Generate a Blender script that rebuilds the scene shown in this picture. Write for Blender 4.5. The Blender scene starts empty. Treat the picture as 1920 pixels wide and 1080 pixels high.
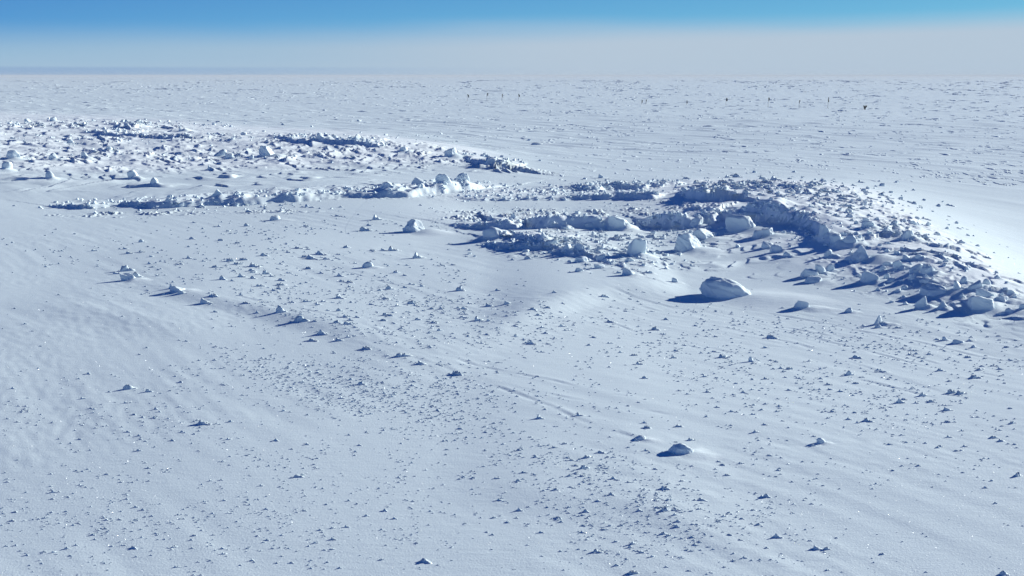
import bpy, math, random
import numpy as np
from mathutils import Vector

sc = bpy.context.scene
C = sc.collection
Q = 1.0                      # mesh density factor of the snow field
rng = np.random.RandomState(7)
random.seed(7)

# ------------------------------------------------------------------ camera, sky, sun, exposure
EYE = 5.0
FPX = 2059.0                 # focal length in photo pixels (1920 wide)
HORIZON = 141.5
PITCH = math.atan((540 - HORIZON) / FPX)
cam_data = bpy.data.cameras.new("camera")
cam_data.sensor_width = 36.0
cam_data.lens = 36.0 * FPX / 1920.0
cam_data.clip_end = 60000.0
cam = bpy.data.objects.new("camera", cam_data)
cam.location = (0, 0, EYE)
cam.rotation_euler = (math.radians(90) - PITCH, 0, 0)
C.objects.link(cam)
sc.camera = cam
CF = np.array([0, math.cos(PITCH), -math.sin(PITCH)])
CU = np.array([0, math.sin(PITCH), math.cos(PITCH)])

SUN_AZ = math.radians(62)
SUN_EL = math.radians(19)
S_DIR = Vector((math.sin(SUN_AZ) * math.cos(SUN_EL), math.cos(SUN_AZ) * math.cos(SUN_EL), math.sin(SUN_EL)))
sun = bpy.data.lights.new("sun", 'SUN')
sun.energy = 5.0
sun.angle = math.radians(0.53)
sun.color = (1.0, 0.995, 0.90)
sun_o = bpy.data.objects.new("sun", sun)
sun_o.rotation_euler = S_DIR.to_track_quat('Z', 'Y').to_euler()
C.objects.link(sun_o)

world = bpy.data.worlds.new("World")
sc.world = world
world.use_nodes = True
nt = world.node_tree
for n in list(nt.nodes):
    nt.nodes.remove(n)
def N(tree, kind, **kw):
    n = tree.nodes.new(kind)
    for k, v in kw.items():
        setattr(n, k, v)
    return n
def math_node(tree, op, a, b=None, c=None, clamp=False):
    n = tree.nodes.new('ShaderNodeMath'); n.operation = op; n.use_clamp = clamp
    for i, v in enumerate((a, b, c)):
        if v is None: continue
        if isinstance(v, (int, float)): n.inputs[i].default_value = v
        else: tree.links.new(v, n.inputs[i])
    return n.outputs[0]
def maprange(tree, v, a, b, c=0.0, d=1.0, smooth=True):
    n = tree.nodes.new('ShaderNodeMapRange'); n.interpolation_type = 'SMOOTHSTEP' if smooth else 'LINEAR'
    for i, q in enumerate((v, a, b, c, d)):
        if isinstance(q, (int, float)): n.inputs[i].default_value = q
        else: tree.links.new(q, n.inputs[i])
    return n.outputs[0]
def mixcol(tree, f, a, b, mode='MIX'):
    n = tree.nodes.new('ShaderNodeMix'); n.data_type = 'RGBA'; n.blend_type = mode
    for s, q in ((n.inputs[0], f), (n.inputs[6], a), (n.inputs[7], b)):
        if isinstance(q, (int, float)): s.default_value = q
        elif isinstance(q, tuple): s.default_value = (*q, 1)
        else: tree.links.new(q, s)
    return n.outputs[2]
def lin(r, g, b):
    f = lambda c: c / 12.92 if c <= 0.04045 else ((c + 0.055) / 1.055) ** 2.4
    return (f(r / 255), f(g / 255), f(b / 255))

tc = N(nt, 'ShaderNodeTexCoord')
sep = N(nt, 'ShaderNodeSeparateXYZ')
nt.links.new(tc.outputs['Generated'], sep.inputs[0])
sx, sy, sz = sep.outputs
az = math_node(nt, 'DIVIDE', sx, math_node(nt, 'MAXIMUM', sy, 0.05))          # tan of the azimuth
az = math_node(nt, 'MINIMUM', math_node(nt, 'MAXIMUM', az, -1.0), 1.0)
noi = N(nt, 'ShaderNodeTexNoise'); noi.inputs['Scale'].default_value = 2.2; noi.inputs['Detail'].default_value = 3
mp = N(nt, 'ShaderNodeMapping'); mp.inputs['Scale'].default_value = (1.5, 1.5, 14)
nt.links.new(tc.outputs['Generated'], mp.inputs[0]); nt.links.new(mp.outputs[0], noi.inputs['Vector'])
wob = math_node(nt, 'MULTIPLY_ADD', noi.outputs[0], 0.012, -0.006)
t_az = maprange(nt, az, -0.47, 0.47, 0.0, 1.0, smooth=False)
top = math_node(nt, 'ADD', math_node(nt, 'MULTIPLY_ADD', t_az, 0.015, 0.031), wob)
soft = math_node(nt, 'MULTIPLY_ADD', t_az, -0.004, 0.017)
soft = math_node(nt, 'MAXIMUM', math_node(nt, 'MULTIPLY_ADD', t_az, -.007, .018), .010)
f_top = maprange(nt, sz, math_node(nt, 'SUBTRACT', top, soft), math_node(nt, 'ADD', top, soft))
blue = mixcol(nt, t_az, lin(88, 154, 208), lin(120, 190, 221))
deep = mixcol(nt, t_az, lin(60, 120, 192), lin(84, 160, 210))
blue = mixcol(nt, maprange(nt, sz, 0.03, 0.11), blue, deep)
low = mixcol(nt, t_az, lin(150, 184, 210), lin(181, 197, 213))
low = mixcol(nt, maprange(nt, t_az, 0.25, 0.6), low, lin(178, 196, 213))
low = mixcol(nt, maprange(nt, sz, 0.0, 0.02, 0.35, 0.0), low, lin(174, 193, 213))
band = math_node(nt, 'MULTIPLY', maprange(nt, sz, 0.0055, 0.0085, 1, 0), maprange(nt, t_az, -0.05, 0.6, 0.85, 0))
low = mixcol(nt, band, low, lin(138, 168, 203))
lowsky = mixcol(nt, f_top, low, blue)
bgB = N(nt, 'ShaderNodeBackground'); bgB.inputs['Strength'].default_value = 0.765
nt.links.new(lowsky, bgB.inputs['Color'])
sky = N(nt, 'ShaderNodeTexSky'); sky.sky_type = 'NISHITA'; sky.sun_disc = False
sky.sun_elevation = SUN_EL; sky.sun_rotation = SUN_AZ
sky.altitude = 2800; sky.air_density = 1.0; sky.dust_density = 0.2; sky.ozone_density = 3.0
tint = mixcol(nt, 1.0, sky.outputs[0], (0.11, 0.44, 1.0), 'MULTIPLY')       # very dry polar air: a deep blue dome
bgA = N(nt, 'ShaderNodeBackground'); bgA.inputs['Strength'].default_value = 0.068
nt.links.new(tint, bgA.inputs['Color'])
mixs = N(nt, 'ShaderNodeMixShader')
nt.links.new(maprange(nt, sz, 0.09, 0.20, 0.0, 1.0), mixs.inputs[0])
nt.links.new(bgB.outputs[0], mixs.inputs[1]); nt.links.new(bgA.outputs[0], mixs.inputs[2])
wo = N(nt, 'ShaderNodeOutputWorld'); nt.links.new(mixs.outputs[0], wo.inputs[0])

sc.render.engine = 'CYCLES'
sc.cycles.max_bounces = 6
sc.cycles.diffuse_bounces = 3
sc.cycles.use_denoising = True
vs = sc.view_settings
vs.view_transform = 'Standard'; vs.look = 'None'; vs.exposure = 0.44; vs.gamma = 1.0; vs.use_curve_mapping = False

# ------------------------------------------------------------------ numpy helpers
_perm = {}
def perlin(x, y, seed=0):
    if seed not in _perm:
        r = np.random.RandomState(seed + 1000)
        a = r.rand(4096) * 2 * np.pi
        _perm[seed] = (r.permutation(4096), np.cos(a).astype(np.float32), np.sin(a).astype(np.float32))
    P, gx, gy = _perm[seed]
    xi = np.floor(x); yi = np.floor(y)
    fx = (x - xi).astype(np.float32); fy = (y - yi).astype(np.float32)
    xi = xi.astype(np.int64); yi = yi.astype(np.int64)
    u = fx * fx * fx * (fx * (fx * 6 - 15) + 10); v = fy * fy * fy * (fy * (fy * 6 - 15) + 10)
    def g(i, j, dx, dy):
        h = P[(P[i & 4095] + j) & 4095]
        return gx[h] * dx + gy[h] * dy
    a = g(xi, yi, fx, fy); b = g(xi + 1, yi, fx - 1, fy)
    c = g(xi, yi + 1, fx, fy - 1); d = g(xi + 1, yi + 1, fx - 1, fy - 1)
    return (a + (b - a) * u + ((c + (d - c) * u) - (a + (b - a) * u)) * v) * 1.5
def fbm(x, y, seed, octs=3, gain=0.5):
    s = 0; a = 1.0
    for o in range(octs):
        s = s + a * perlin(x * 2 ** o + 17.3 * o, y * 2 ** o - 9.1 * o, seed + o); a *= gain
    return s
def sstep(a, b, x):
    t = np.clip((x - a) / (b - a), 0, 1); return t * t * (3 - 2 * t)
def unproj(px, py, z=0.0):
    """photo pixel -> point of the horizontal plane at height z"""
    u = (np.asarray(px, float) - 960) / FPX; v = (540 - np.asarray(py, float)) / FPX
    dx = u; dy = CF[1] + v * CU[1]; dz = CF[2] + v * CU[2]
    t = (EYE - z) / (-dz)
    return dx * t, dy * t
GRAIN = np.array([0.62, -0.785])       # the way the wind combs the snow
def grain(x, y):
    return x * GRAIN[0] + y * GRAIN[1], -x * GRAIN[1] + y * GRAIN[0]

def polydist(x, y, pts, smooth=False):
    """signed distance to a polyline (positive on the far side), and position 0..n-1 along it"""
    best = np.full(x.shape, 1e9); sg = np.zeros(x.shape); par = np.zeros(x.shape)
    for i in range(len(pts) - 1):
        ax, ay = pts[i][:2]; bx, by = pts[i + 1][:2]
        ex, ey = bx - ax, by - ay; L2 = ex * ex + ey * ey
        t0 = ((x - ax) * ex + (y - ay) * ey) / L2
        t = np.clip(t0, 0, 1)
        qx = x - ax - t * ex; qy = y - ay - t * ey
        d = np.hypot(qx, qy)
        s = np.sign(ex * (y - ay) - ey * (x - ax))
        m = d < best
        best = np.where(m, d, best); sg = np.where(m, s, sg); par = np.where(m, i + t, par)
    if smooth:
        px = np.array([p[0] for p in pts]); py = np.array([p[1] for p in pts])
        if px[0] > px[-1]: px, py = px[::-1], py[::-1]
        sg = np.where(y > np.interp(x, px, py), 1.0, -1.0)
    return best * sg, par

# ------------------------------------------------------------------ height of the snow
# soft relief read off the photograph: (photo x, photo y, height)
KN = [(-300,150,0),(300,150,0),(960,150,0),(1600,150,0),(2200,150,0),
      (-300,190,0),(300,195,0),(960,190,0),(1600,190,0),(2200,190,0),
      (960,235,0),(1300,240,0),(1700,240,0),(2200,240,0),(600,225,0),(400,222,0.05),
      (-300,600,-.12),(0,600,-.08),(300,620,-.04),(0,800,-.13),(300,850,-.06),(0,1100,-.12),(-300,1000,-.2),
      (600,800,.0),(900,800,.05),(1300,760,.1),(1700,760,.12),(2200,760,.25),(1300,1100,.05),(700,1100,-.05),(1800,1100,.1),
      (600,500,0),(300,470,0),(0,470,-.06),(-300,470,0),(900,520,.02),(1250,520,0.02),(1500,560,0.0),(1700,610,.03),(1920,640,.05),(2200,640,.1),
      (0,420,-.08),(400,410,.02),(700,440,.08),(600,385,.16),(450,372,.08),(800,358,.28),(700,358,.26),(550,364,.16),(450,366,.10),(300,376,.0),(150,384,-.12),(900,356,.25),(1300,300,0),(1800,300,0),(1050,290,0),(2200,330,-.2),(2200,450,-.9),(2200,540,-.7)]
KA = [(-300,232,1.5),(0,232,1.3),(150,230,1.2),(260,232,1.3),(340,246,1.15),(500,256,1.1),(640,260,1.1),(740,266,1.0),(800,276,.75),(860,290,.45),
      (-300,262,1.2),(0,262,1.0),(200,262,.95),(400,275,.8),(600,285,.7),(740,292,.5),
      (-300,300,.8),(0,300,.65),(200,305,.45),(400,305,.4),(600,308,.3),(800,312,.15),(930,310,.15),(1010,306,.0),
      (-300,345,.2),(0,340,.15),(300,340,.05),(600,335,.1),(900,325,.1),(-300,380,-.1),(0,385,-.1),
      (-300,222,0.9),(0,222,.8),(400,238,.5),(640,248,.4),(800,262,0.1),(900,275,0),(1000,290,0)]
KD = [(1180,345,.15),(1300,345,.5),(1420,342,.75),(1520,345,.8),(1600,360,.7),(1650,372,.5),(1700,395,.4),
      (1250,380,.3),(1350,378,.5),(1450,380,.72),(1550,390,.78),(1630,410,.72),(1720,440,.62),(1800,480,.5),(1880,535,.35),(1960,580,.3),
      (1560,440,.6),(1620,470,.52),(1700,500,.5),(1780,530,.4),(1850,562,.3),(1560,500,.3),(1650,530,.22),(1750,565,.12),(1880,592,.0),
      (1100,385,.1),(1000,385,.08),(900,390,.05),(1000,425,.0),(1150,430,.05),(1250,430,.1),(1380,440,.3),(1470,455,.42),(1500,500,.22),
      (1400,500,.08),(1250,480,.1),(1130,470,.12),(1000,455,.1),(940,450,0.1),(880,455,0),(1050,490,0),(1170,510,0),(1300,520,0),
      (1720,372,0),(1800,400,-.2),(1880,450,-.5),(1960,500,-.6),(2060,560,-.5),(1640,345,0),(1520,325,0),(1400,322,0),(1250,325,0),
      (1100,330,0),(950,340,.0),(2100,620,0),(850,400,.2)]
def knots(K, f=1.0):
    K = np.array(K, float); K[:, 2] *= f
    x, y = unproj(K[:, 0], K[:, 1], K[:, 2])
    return x, y, K[:, 2]
def warp(x, y):
    yy = np.maximum(y, 3.0)
    return 3.2 * x / (yy + 4), np.log(yy) * 2.2
class Tps:
    def __init__(s, x, y, z, lam=0.0025):
        u, v = warp(x, y); s.u, s.v = u, v
        n = len(z)
        K = s.k(np.hypot(u[:, None] - u[None], v[:, None] - v[None])) + lam * np.eye(n)
        P = np.c_[np.ones(n), u, v]
        A = np.block([[K, P], [P.T, np.zeros((3, 3))]])
        s.w = np.linalg.solve(A, np.r_[z, 0, 0, 0])
    def k(s, r):
        return r * r * np.log(r + 1e-9)
    def __call__(s, x, y):
        u, v = warp(x, y)
        u = np.clip(u, -3.0, 3.0)
        out = s.w[-3] + s.w[-2] * u + s.w[-1] * v
        for i in range(len(s.u)):
            r2 = (u - s.u[i]) ** 2 + (v - s.v[i]) ** 2
            out = out + s.w[i] * 0.5 * r2 * np.log(r2 + 1e-12)
        return out
allk = [np.concatenate(a) for a in zip(knots(KN), knots(KA, .85), knots(KD, .82))]
_tps = Tps(*allk)
# coarse table of the relief, read back by interpolation
TU = np.linspace(-3, 3, 420); TV = np.linspace(math.log(5) * 2.2, math.log(400) * 2.2, 520)
_gu, _gv = np.meshgrid(TU, TV)
_gy = np.exp(_gv / 2.2); _gx = _gu * (_gy + 4) / 3.2
_tab = _tps(_gx, _gy)
def relief(x, y):
    u, v = warp(x, y)
    iu = np.clip((u - TU[0]) / (TU[1] - TU[0]), 0, len(TU) - 1.001); iv = np.clip((v - TV[0]) / (TV[1] - TV[0]), 0, len(TV) - 1.001)
    a = iu.astype(int); b = iv.astype(int); fu = iu - a; fv = iv - b
    z = (_tab[b, a] * (1 - fu) + _tab[b, a + 1] * fu) * (1 - fv) + (_tab[b + 1, a] * (1 - fu) + _tab[b + 1, a + 1] * fu) * fv
    return z * (1 - sstep(170, 260, y)) * sstep(-2, 5, y)

def P(*pts, z=0.0):
    out = []
    for q in pts:
        x, y = unproj(q[0], q[1], z if len(q) < 4 else q[3])
        out.append((float(x), float(y), q[2], q[0], q[1]))
    return out
# ridge lines: points (photo x, photo y, crest height), near width, far width, raggedness, key
RIDGES = [
    # the long low bank crossing the left middle
    ('B', P((88,385,.02),(120,379,.22),(160,377,.30),(230,376,.16),(290,372,.34),(380,368,.32),(450,364,.38),(540,361,.34),(640,356,.28),(700,354,.34),(760,346,.50),(820,341,.46),(870,338,.44),(900,342,.26),(960,346,.05), z=.3), .45, 3.5, .45),
    ('C', P((1035,360,.02),(1080,350,.20),(1120,343,.36),(1160,341,.32),(1200,342,.30),(1260,340,.2),(1300,340,.05), z=.3), .5, 2.6, .6),
    ('C', P((850,369,.02),(880,369,.12),(960,369,.12),(1040,367,.16),(1110,362,.24),(1170,359,.27),(1225,358,.28),(1245,362,.05), z=.2), .35, 2.2, .35),
    ('C', P((860,361,.02),(960,360,.07),(1090,356,.05),(1200,350,.02), z=.1), .3, 1.5, .4),
    ('D', P((842,420,.02),(880,417,.18),(930,415,.26),(962,412,.30),(990,408,.22),(1020,404,.42),(1080,402,.46),(1140,405,.42),(1175,415,.30),(1200,425,.05), z=.35), .40, 2.8, .30),
    ('D', P((1195,411,.05),(1225,406,.34),(1280,400,.46),(1330,396,.40),(1345,396,.2), z=.4), .40, 2.4, .30),
    ('D', P((1320,396,.1),(1360,393,.32),(1400,396,.3), z=.4), .35, 1.6, .2),
    ('D', P((1385,402,.05),(1408,389,.34),(1440,387,.38),(1480,394,.36),(1515,405,.32),(1540,419,.26),(1556,436,.28),(1580,450,.18),(1620,462,.05), z=1.0), .45, 2.2, .28),
    ('D', P((1278,357,.02),(1300,351,.42),(1330,351,.45),(1350,360,.05), z=.6), .35, 2.0, .2),
    ('D', P((902,442,.05),(925,434,.24),(965,436,.12),(1000,448,.2),(1040,458,.12),(1075,466,.16),(1110,478,.06),(1150,494,.03), z=.2), .35, 1.8, .45),
    ('D', P((905,455,.02),(940,452,.2),(1000,456,.16),(1030,452,.14),(1060,448,.05), z=.2), .35, 1.2, .4),
    # dark cuts on the far rubble bank
    ('A', P((155,248,.02),(185,243,.32),(220,245,.42),(262,249,.35),(275,252,.05), z=1.2), .6, 4.0, .3),
    ('A', P((210,231,.05),(230,229,.45),(275,231,.35),(290,236,.05), z=1.5), .6, 4.0, .5),
    ('A', P((330,253,.03),(345,250,.3),(358,253,.02), z=1.2), .5, 3.0, .4),
    ('A', P((515,258,.03),(560,255,.38),(610,255,.45),(660,261,.38),(715,269,.28),(740,274,.02), z=1.2), .5, 3.4, .5),
    ('A', P((860,289,.03),(885,289,.4),(915,293,.55),(945,297,.55),(968,300,.40),(985,304,.03), z=.3), .5, 2.2, .35),
]
# soft swells: a gentle step, higher on the far side: points, height, width
TRACKS = [((1100,552),(1400,600),(1650,655),(1920,722)), ((1300,578),(1600,650),(1930,742)), ((1380,572),(1700,640),(1930,690)), ((1150,566),(1500,645),(1830,765)),
          ((420,560),(620,600),(900,690),(1200,758)), ((590,500),(820,565)), ((950,728),(1100,758),(1400,812)), ((1280,640),(1640,720),(1900,800)), ((700,650),(960,740),(1240,850)),
          ((1700,600),(1800,625),(1930,650)), ((1420,600),(1560,630),(1720,660)), ((900,560),(1150,610),(1330,660))]
SWELLS = [
    (P((2100,700,0),(1900,640,0),(1700,602,0),(1480,562,0),(1300,560,0),(1120,578,0),(960,612,0),(800,665,0),(640,735,0),(480,810,0)), .06, 1.3),
    (P((1300,548,0),(1240,552,0),(1140,558,0),(1000,588,0),(880,625,0)), .18, .9),
    (P((80,395,0),(300,392,0),(600,378,0),(850,372,0)), .10, 1.2),
    (P((215,520,0),(300,545,0),(420,572,0),(560,602,0),(700,640,0),(800,690,0)), .07, .7),
    (P((800,905,0),(1000,930,0),(1250,960,0),(1500,1050,0)), .04, .8),
    (P((0,560,0),(220,590,0),(480,650,0)), .05, 1.0),
]
# zones of broken snow: (photo x, photo y, radius x px, radius y px, amplitude, cell size m, key)
ZONES = [
    ('A', -100,232,260,14,.34,.9), ('A',200,236,170,11,.32,.9), ('A',430,262,200,12,.26,.8), ('A',650,268,140,12,.26,.8),
    ('A',-50,262,260,14,.16,.55),('A',120,285,420,18,.15,.8),('A',420,290,260,14,.2,.8),('A',640,285,200,12,.16,.7),('A',150,312,330,14,.13,.6),('A',700,300,200,9,.12,.7),
    ('A',930,306,70,8,.14,.5),
    ('D',1420,352,170,18,.20,.42),('D',1560,380,110,28,.17,.40),('D',1330,372,100,16,.14,.4),('D',1640,430,110,40,.16,.42),('D',1740,500,110,50,.10,.45),
    ('D',1830,560,100,30,.06,.4),('D',1300,430,160,26,.10,.4),('D',1080,455,150,30,.11,.4),('D',1180,480,90,22,.10,.4),('D',1600,510,90,28,.10,.4),
    ('D',1020,391,240,13,.10,.22),('D',900,400,100,9,.10,.28),('D',1270,385,120,12,.08,.3),
    ('C',1140,345,120,8,.08,.3),('C',1010,352,140,8,.06,.25),('B',620,360,260,10,.07,.3),('B',260,386,180,6,.10,.3),('B',450,388,160,4,.08,.28),
]
def settle():
    # set every crest where its photo pixel meets relief + crest height
    for n_, (key, pts, wn, wf, rag) in enumerate(RIDGES):
        new = []
        for (x, y, h, px, py) in pts:
            z = 0.3
            for _ in range(25):
                X_, Y_ = unproj(px, py, z)
                X_ = np.array([float(X_)]); Y_ = np.array([float(Y_)])
                z += .3 * (float(relief(X_, Y_)[0] + base_height(X_, Y_)[0] + swells(X_, Y_)[0]) + h - z)
            new.append((float(X_[0]), float(Y_[0]), h, px, py))
        RIDGES[n_] = (key, new, wn, wf, rag)
KEYS = ['A', 'B', 'C', 'D']
def zone_field(x, y, z):
    r = 1.0 - np.abs(perlin(x / z, y / z, 31))
    r2 = 1.0 - np.abs(perlin(x / z * 2.1 + 5, y / z * 2.1, 32))
    b = perlin(x / z * .55, y / z * .55, 33)
    h = (r ** 2 - .45) + .45 * (r2 ** 2 - .45) + .5 * b
    return np.clip(h, -.25, 1.3)
def drift_field(x, y, cell, seed):
    '''wind drifts: a short steep side to the left, a long gentle tail to the right'''
    a = (x * .93 + y * .36); b = (-x * .36 + y * .93)
    p = a / cell + 1.3 * perlin(a / (cell * 1.9), b / (cell * 1.5), seed) + .5 * perlin(a / (cell * .8), b / (cell * .6), seed + 1)
    f = p - np.floor(p)
    amp = np.clip(.35 + 1.4 * perlin(a / (cell * 1.6) + 3, b / (cell * 1.1), seed + 2), 0, 1.2)
    return amp * np.where(f < .13, sstep(0, .13, f), (1 - (f - .13) / .87) ** 1.1)

def base_height(x, y):
    """the wind-packed snow field"""
    d = np.hypot(x, y)
    g, c = grain(x, y)
    z = relief(x, y) if False else np.zeros_like(x)
    wx = x + .8 * perlin(x * .11, y * .11, 3); wy = y + .8 * perlin(x * .11, y * .11, 4)
    g, c = grain(wx, wy)
    for i_, tr in enumerate(TRACKS):
        q = [unproj(a, b) for a, b in tr]
        xa = [float(p[0]) for p in q]; ya = [float(p[1]) for p in q]
        m = (x > min(xa) - 1) & (x < max(xa) + 1) & (y > min(ya) - 1) & (y < max(ya) + 1)
        if not m.any(): continue
        X, Y = x[m], y[m]
        pl = [(a, b, 0) for a, b in zip(xa, ya)]
        sd, t = polydist(X + .1 * perlin(X / 1.5, Y / 1.5, 70 + i_), Y + .1 * perlin(X / 1.5, Y / 1.5, 90 + i_), pl)
        on_ = sstep(-.3, .5, perlin(X / 1.1 + i_ * 9, Y / 1.1, 15)) * sstep(0, .3, t) * sstep(0, .3, len(pl) - 1 - t)
        z[m] += on_ * (.55 + .45 * perlin(X / .35, Y / .35, 16)) * (.009 * np.exp(-((sd - .08) / .06) ** 2) - .011 * np.exp(-(sd / .05) ** 2))
    z = z + .10 * perlin(x / 19, y / 19, 1) + .022 * perlin(g / 9, c / 4.0, 2)
    fade = 1 / (1 + (d / 400) ** 2)
    patch = sstep(-.25, .45, perlin(x / 6.3, y / 6.3, 8) + .35 * perlin(x / 2.1, y / 2.1, 9))
    z = z + .0035 * perlin(g / 2.6, c / .75, 5) * (.3 + patch)
    z = z + (.0025 * patch) * perlin(g / .8, c / .3, 6)
    near = 1 - sstep(25, 60, d)
    n7 = perlin(g / .34, c / .15, 7)
    z = z + near * (.2 + patch) * .0028 * n7 + .03 * perlin(g / 6, c / 8, 13)
    z = z + (1 - sstep(35, 70, d)) * .0055 * perlin(g / 4.5, c / .33, 18) * sstep(-.3, .4, perlin(x / 5, y / 5, 19))
    # far field: low sastrugi
    far = sstep(38, 90, d)
    s = perlin(g / 7.5, c / 1.5, 11) + .5 * perlin(g / 3.2, c / .8, 12)
    z = z + far * .045 * (s + 1.4 * np.clip(s - .35, 0, 1)) * (1 + .5 * sstep(150, 500, d))
    return z
def smooth_line(pts, n=28):
    t = np.arange(len(pts)); tt = np.linspace(0, len(pts) - 1, n)
    xs = np.interp(tt, t, [p[0] for p in pts]); ys = np.interp(tt, t, [p[1] for p in pts])
    for _ in range(6):
        xs[1:-1] = (xs[:-2] + xs[1:-1] * 2 + xs[2:]) / 4; ys[1:-1] = (ys[:-2] + ys[1:-1] * 2 + ys[2:]) / 4
    return [(a, b, 0) for a, b in zip(xs, ys)]
def swells(x, y):
    z = np.zeros_like(x)
    for pts, h, w in SWELLS:
        pts = smooth_line(pts)
        sd, t = polydist(x, y, pts, True)
        n = len(pts) - 1
        k = n / 6.0
        px = np.array([p[0] for p in pts]); t = np.interp(x, px if px[0] < px[-1] else px[::-1], np.arange(n + 1.0))
        tap = sstep(.05, 2.4 * k, t) * sstep(.05, 2.4 * k, n - t)
        wv = w * (1 + .3 * perlin(x / 3, y / 3, 21))
        z = z + h * tap * (sstep(-wv, wv * .3, sd) * np.exp(-np.maximum(sd, 0) / (w * 9)))
    return z
def bank_parts(x, y):
    """extra height of each ploughed bank over the field"""
    out = {}
    R = relief(x, y)
    # split the soft relief between the banks by region
    far_side = sstep(47, 56, y + .10 * x)
    a_mask = far_side * (1 - sstep(3.0, 9.0, x - (y - 55) * .08))
    relA = np.maximum(R - .05, 0) * a_mask
    relD = np.maximum(R - .05, 0) * (1 - a_mask) * sstep(-6, -1.0, x) * sstep(19, 22.5, y)
    base_rest = R - relA - relD
    out['A'] = relA; out['D'] = relD
    out['B'] = np.zeros_like(x); out['C'] = np.zeros_like(x)
    for key, pts, wn, wf, rag in RIDGES:
        xs = [p[0] for p in pts]; ys = [p[1] for p in pts]
        m = (x > min(xs) - 8) & (x < max(xs) + 8) & (y > min(ys) - 8) & (y < max(ys) + 12)
        if not m.any(): continue
        X, Y = x[m], y[m]
        k = 1.0 if Y.mean() < 60 else 1.3
        kb = {'B': .45, 'C': .6}.get(key, .8)
        X2 = X + kb * .22 * k * perlin(X / (.7 * k), Y / (.7 * k), 41) + kb * .12 * k * perlin(X / (.3 * k), Y / (.3 * k), 42)
        Y2 = Y + kb * .30 * k * perlin(X / (.8 * k) + 7, Y / (.8 * k), 43) + kb * .15 * k * perlin(X / (.3 * k), Y / (.3 * k), 44)
        sd, t = polydist(X2, Y2, pts)
        hs = np.interp(t, np.arange(len(pts)), [p[2] for p in pts])
        n = len(pts) - 1
        hs = hs * (1 + .8 * rag * (1.2 * perlin(X / (.9 * k), Y / (2.5 * k), 45) + .6 * perlin(X / (.35 * k), Y / (.8 * k), 46)))
        hs = np.maximum(hs, 0) * {'B': .62, 'A': .55, 'C': .7}.get(key, .85)
        # steep ragged near face, long drift behind
        wn = .36 * hs + .10 + .002 * Y
        prof = np.where(sd < 0, np.clip(1 + sd / wn, 0, 1) ** .85, np.exp(-(sd / wf) ** 2))
        out[key][m] = np.maximum(out[key][m] , 0) + hs * prof
    for key, zx, zy, rx, ry, amp, cell in ZONES:
        cx, cy = unproj(zx, zy, .3)
        sx_ = rx / FPX * cy; sy_ = max(abs(float(unproj(zx, zy - ry, .3)[1] - cy)), abs(float(unproj(zx, zy + ry, .3)[1] - cy)))
        q = ((x - cx) / sx_) ** 2 + ((y - cy) / sy_) ** 2
        m = q < 1.6
        if not m.any(): continue
        X, Y = x[m], y[m]
        qq = q[m] + .45 * perlin(X / (sx_ * .3), Y / (sx_ * .3), 51)
        w = 1 - sstep(.35, 1.15, qq)
        clump = sstep(-.1, .5, perlin(X / (cell * 4), Y / (cell * 4), 52))
        out[key][m] = out[key][m] + (1.0 if cell <= .3 else (.40 if key == 'D' else .32)) * amp * w * np.maximum(zone_field(X, Y, cell) * (.12 + 1.0 * clump), -.05)
    return out, base_rest
settle()
DRIFTS = [('A', 60, 262, 330, 30, .17, 1.7), ('A', 380, 285, 360, 26, .16, 1.5), ('A', 560, 300, 330, 22, .12, 1.1), ('A', 100, 305, 300, 24, .12, 1.2), ('A', 740, 290, 170, 18, .15, 1.2),
          ('A', 300, 330, 420, 14, .14, 1.8), ('A', 940, 306, 80, 9, .25, 1.0),
          ('D', 1640, 420, 140, 50, .09, .8), ('D', 1780, 500, 130, 60, .07, .8), ('D', 1850, 560, 110, 34, .05, .7), ('D', 1450, 360, 190, 24, .13, .8), ('D', 1350, 460, 160, 40, .05, .8)]
def add_drifts(x, y, out):
    for key, zx, zy, rx, ry, amp, cell in DRIFTS:
        cx, cy = unproj(zx, zy, .4)
        sx_ = rx / FPX * cy; sy_ = abs(float(unproj(zx, zy - ry, .4)[1] - cy)) * .8
        q = ((x - cx) / sx_) ** 2 + ((y - cy) / sy_) ** 2
        m = q < 1.3
        if not m.any(): continue
        X, Y = x[m], y[m]
        out[key][m] += amp * (1 - sstep(.3, 1.2, q[m] + .3 * perlin(X / 3, Y / 3, 55))) * drift_field(X, Y, cell, 61)
def field_and_banks(x, y):
    parts, rest = bank_parts(x, y)
    add_drifts(x, y, parts)
    z0 = base_height(x, y) + swells(x, y) + rest
    return z0, parts
def total(x, y):
    x = np.atleast_1d(np.asarray(x, float)); y = np.atleast_1d(np.asarray(y, float))
    z0, p = field_and_banks(x, y)
    return z0 + sum(p.values())
def land(px, py):
    """where the line of sight through photo pixels meets the snow surface"""
    px = np.atleast_1d(np.asarray(px, float)); py = np.atleast_1d(np.asarray(py, float))
    u = (px - 960) / FPX; v = (540 - py) / FPX
    d = np.stack([u, CF[1] + v * CU[1], CF[2] + v * CU[2]], -1)
    zs = np.linspace(2.2, -.6, 160)
    hx = np.zeros(len(px)); hy = np.zeros(len(px)); done = np.zeros(len(px), bool)
    for z in zs:
        t = (EYE - z) / (-d[:, 2])
        X = d[:, 0] * t; Y = d[:, 1] * t
        idx = np.where(~done)[0]
        if not len(idx): break
        H = total(X[idx], Y[idx])
        hit = H >= z
        k = idx[hit]
        hx[k] = X[k]; hy[k] = Y[k]; done[k] = True
    return hx, hy, total(hx, hy)

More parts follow.
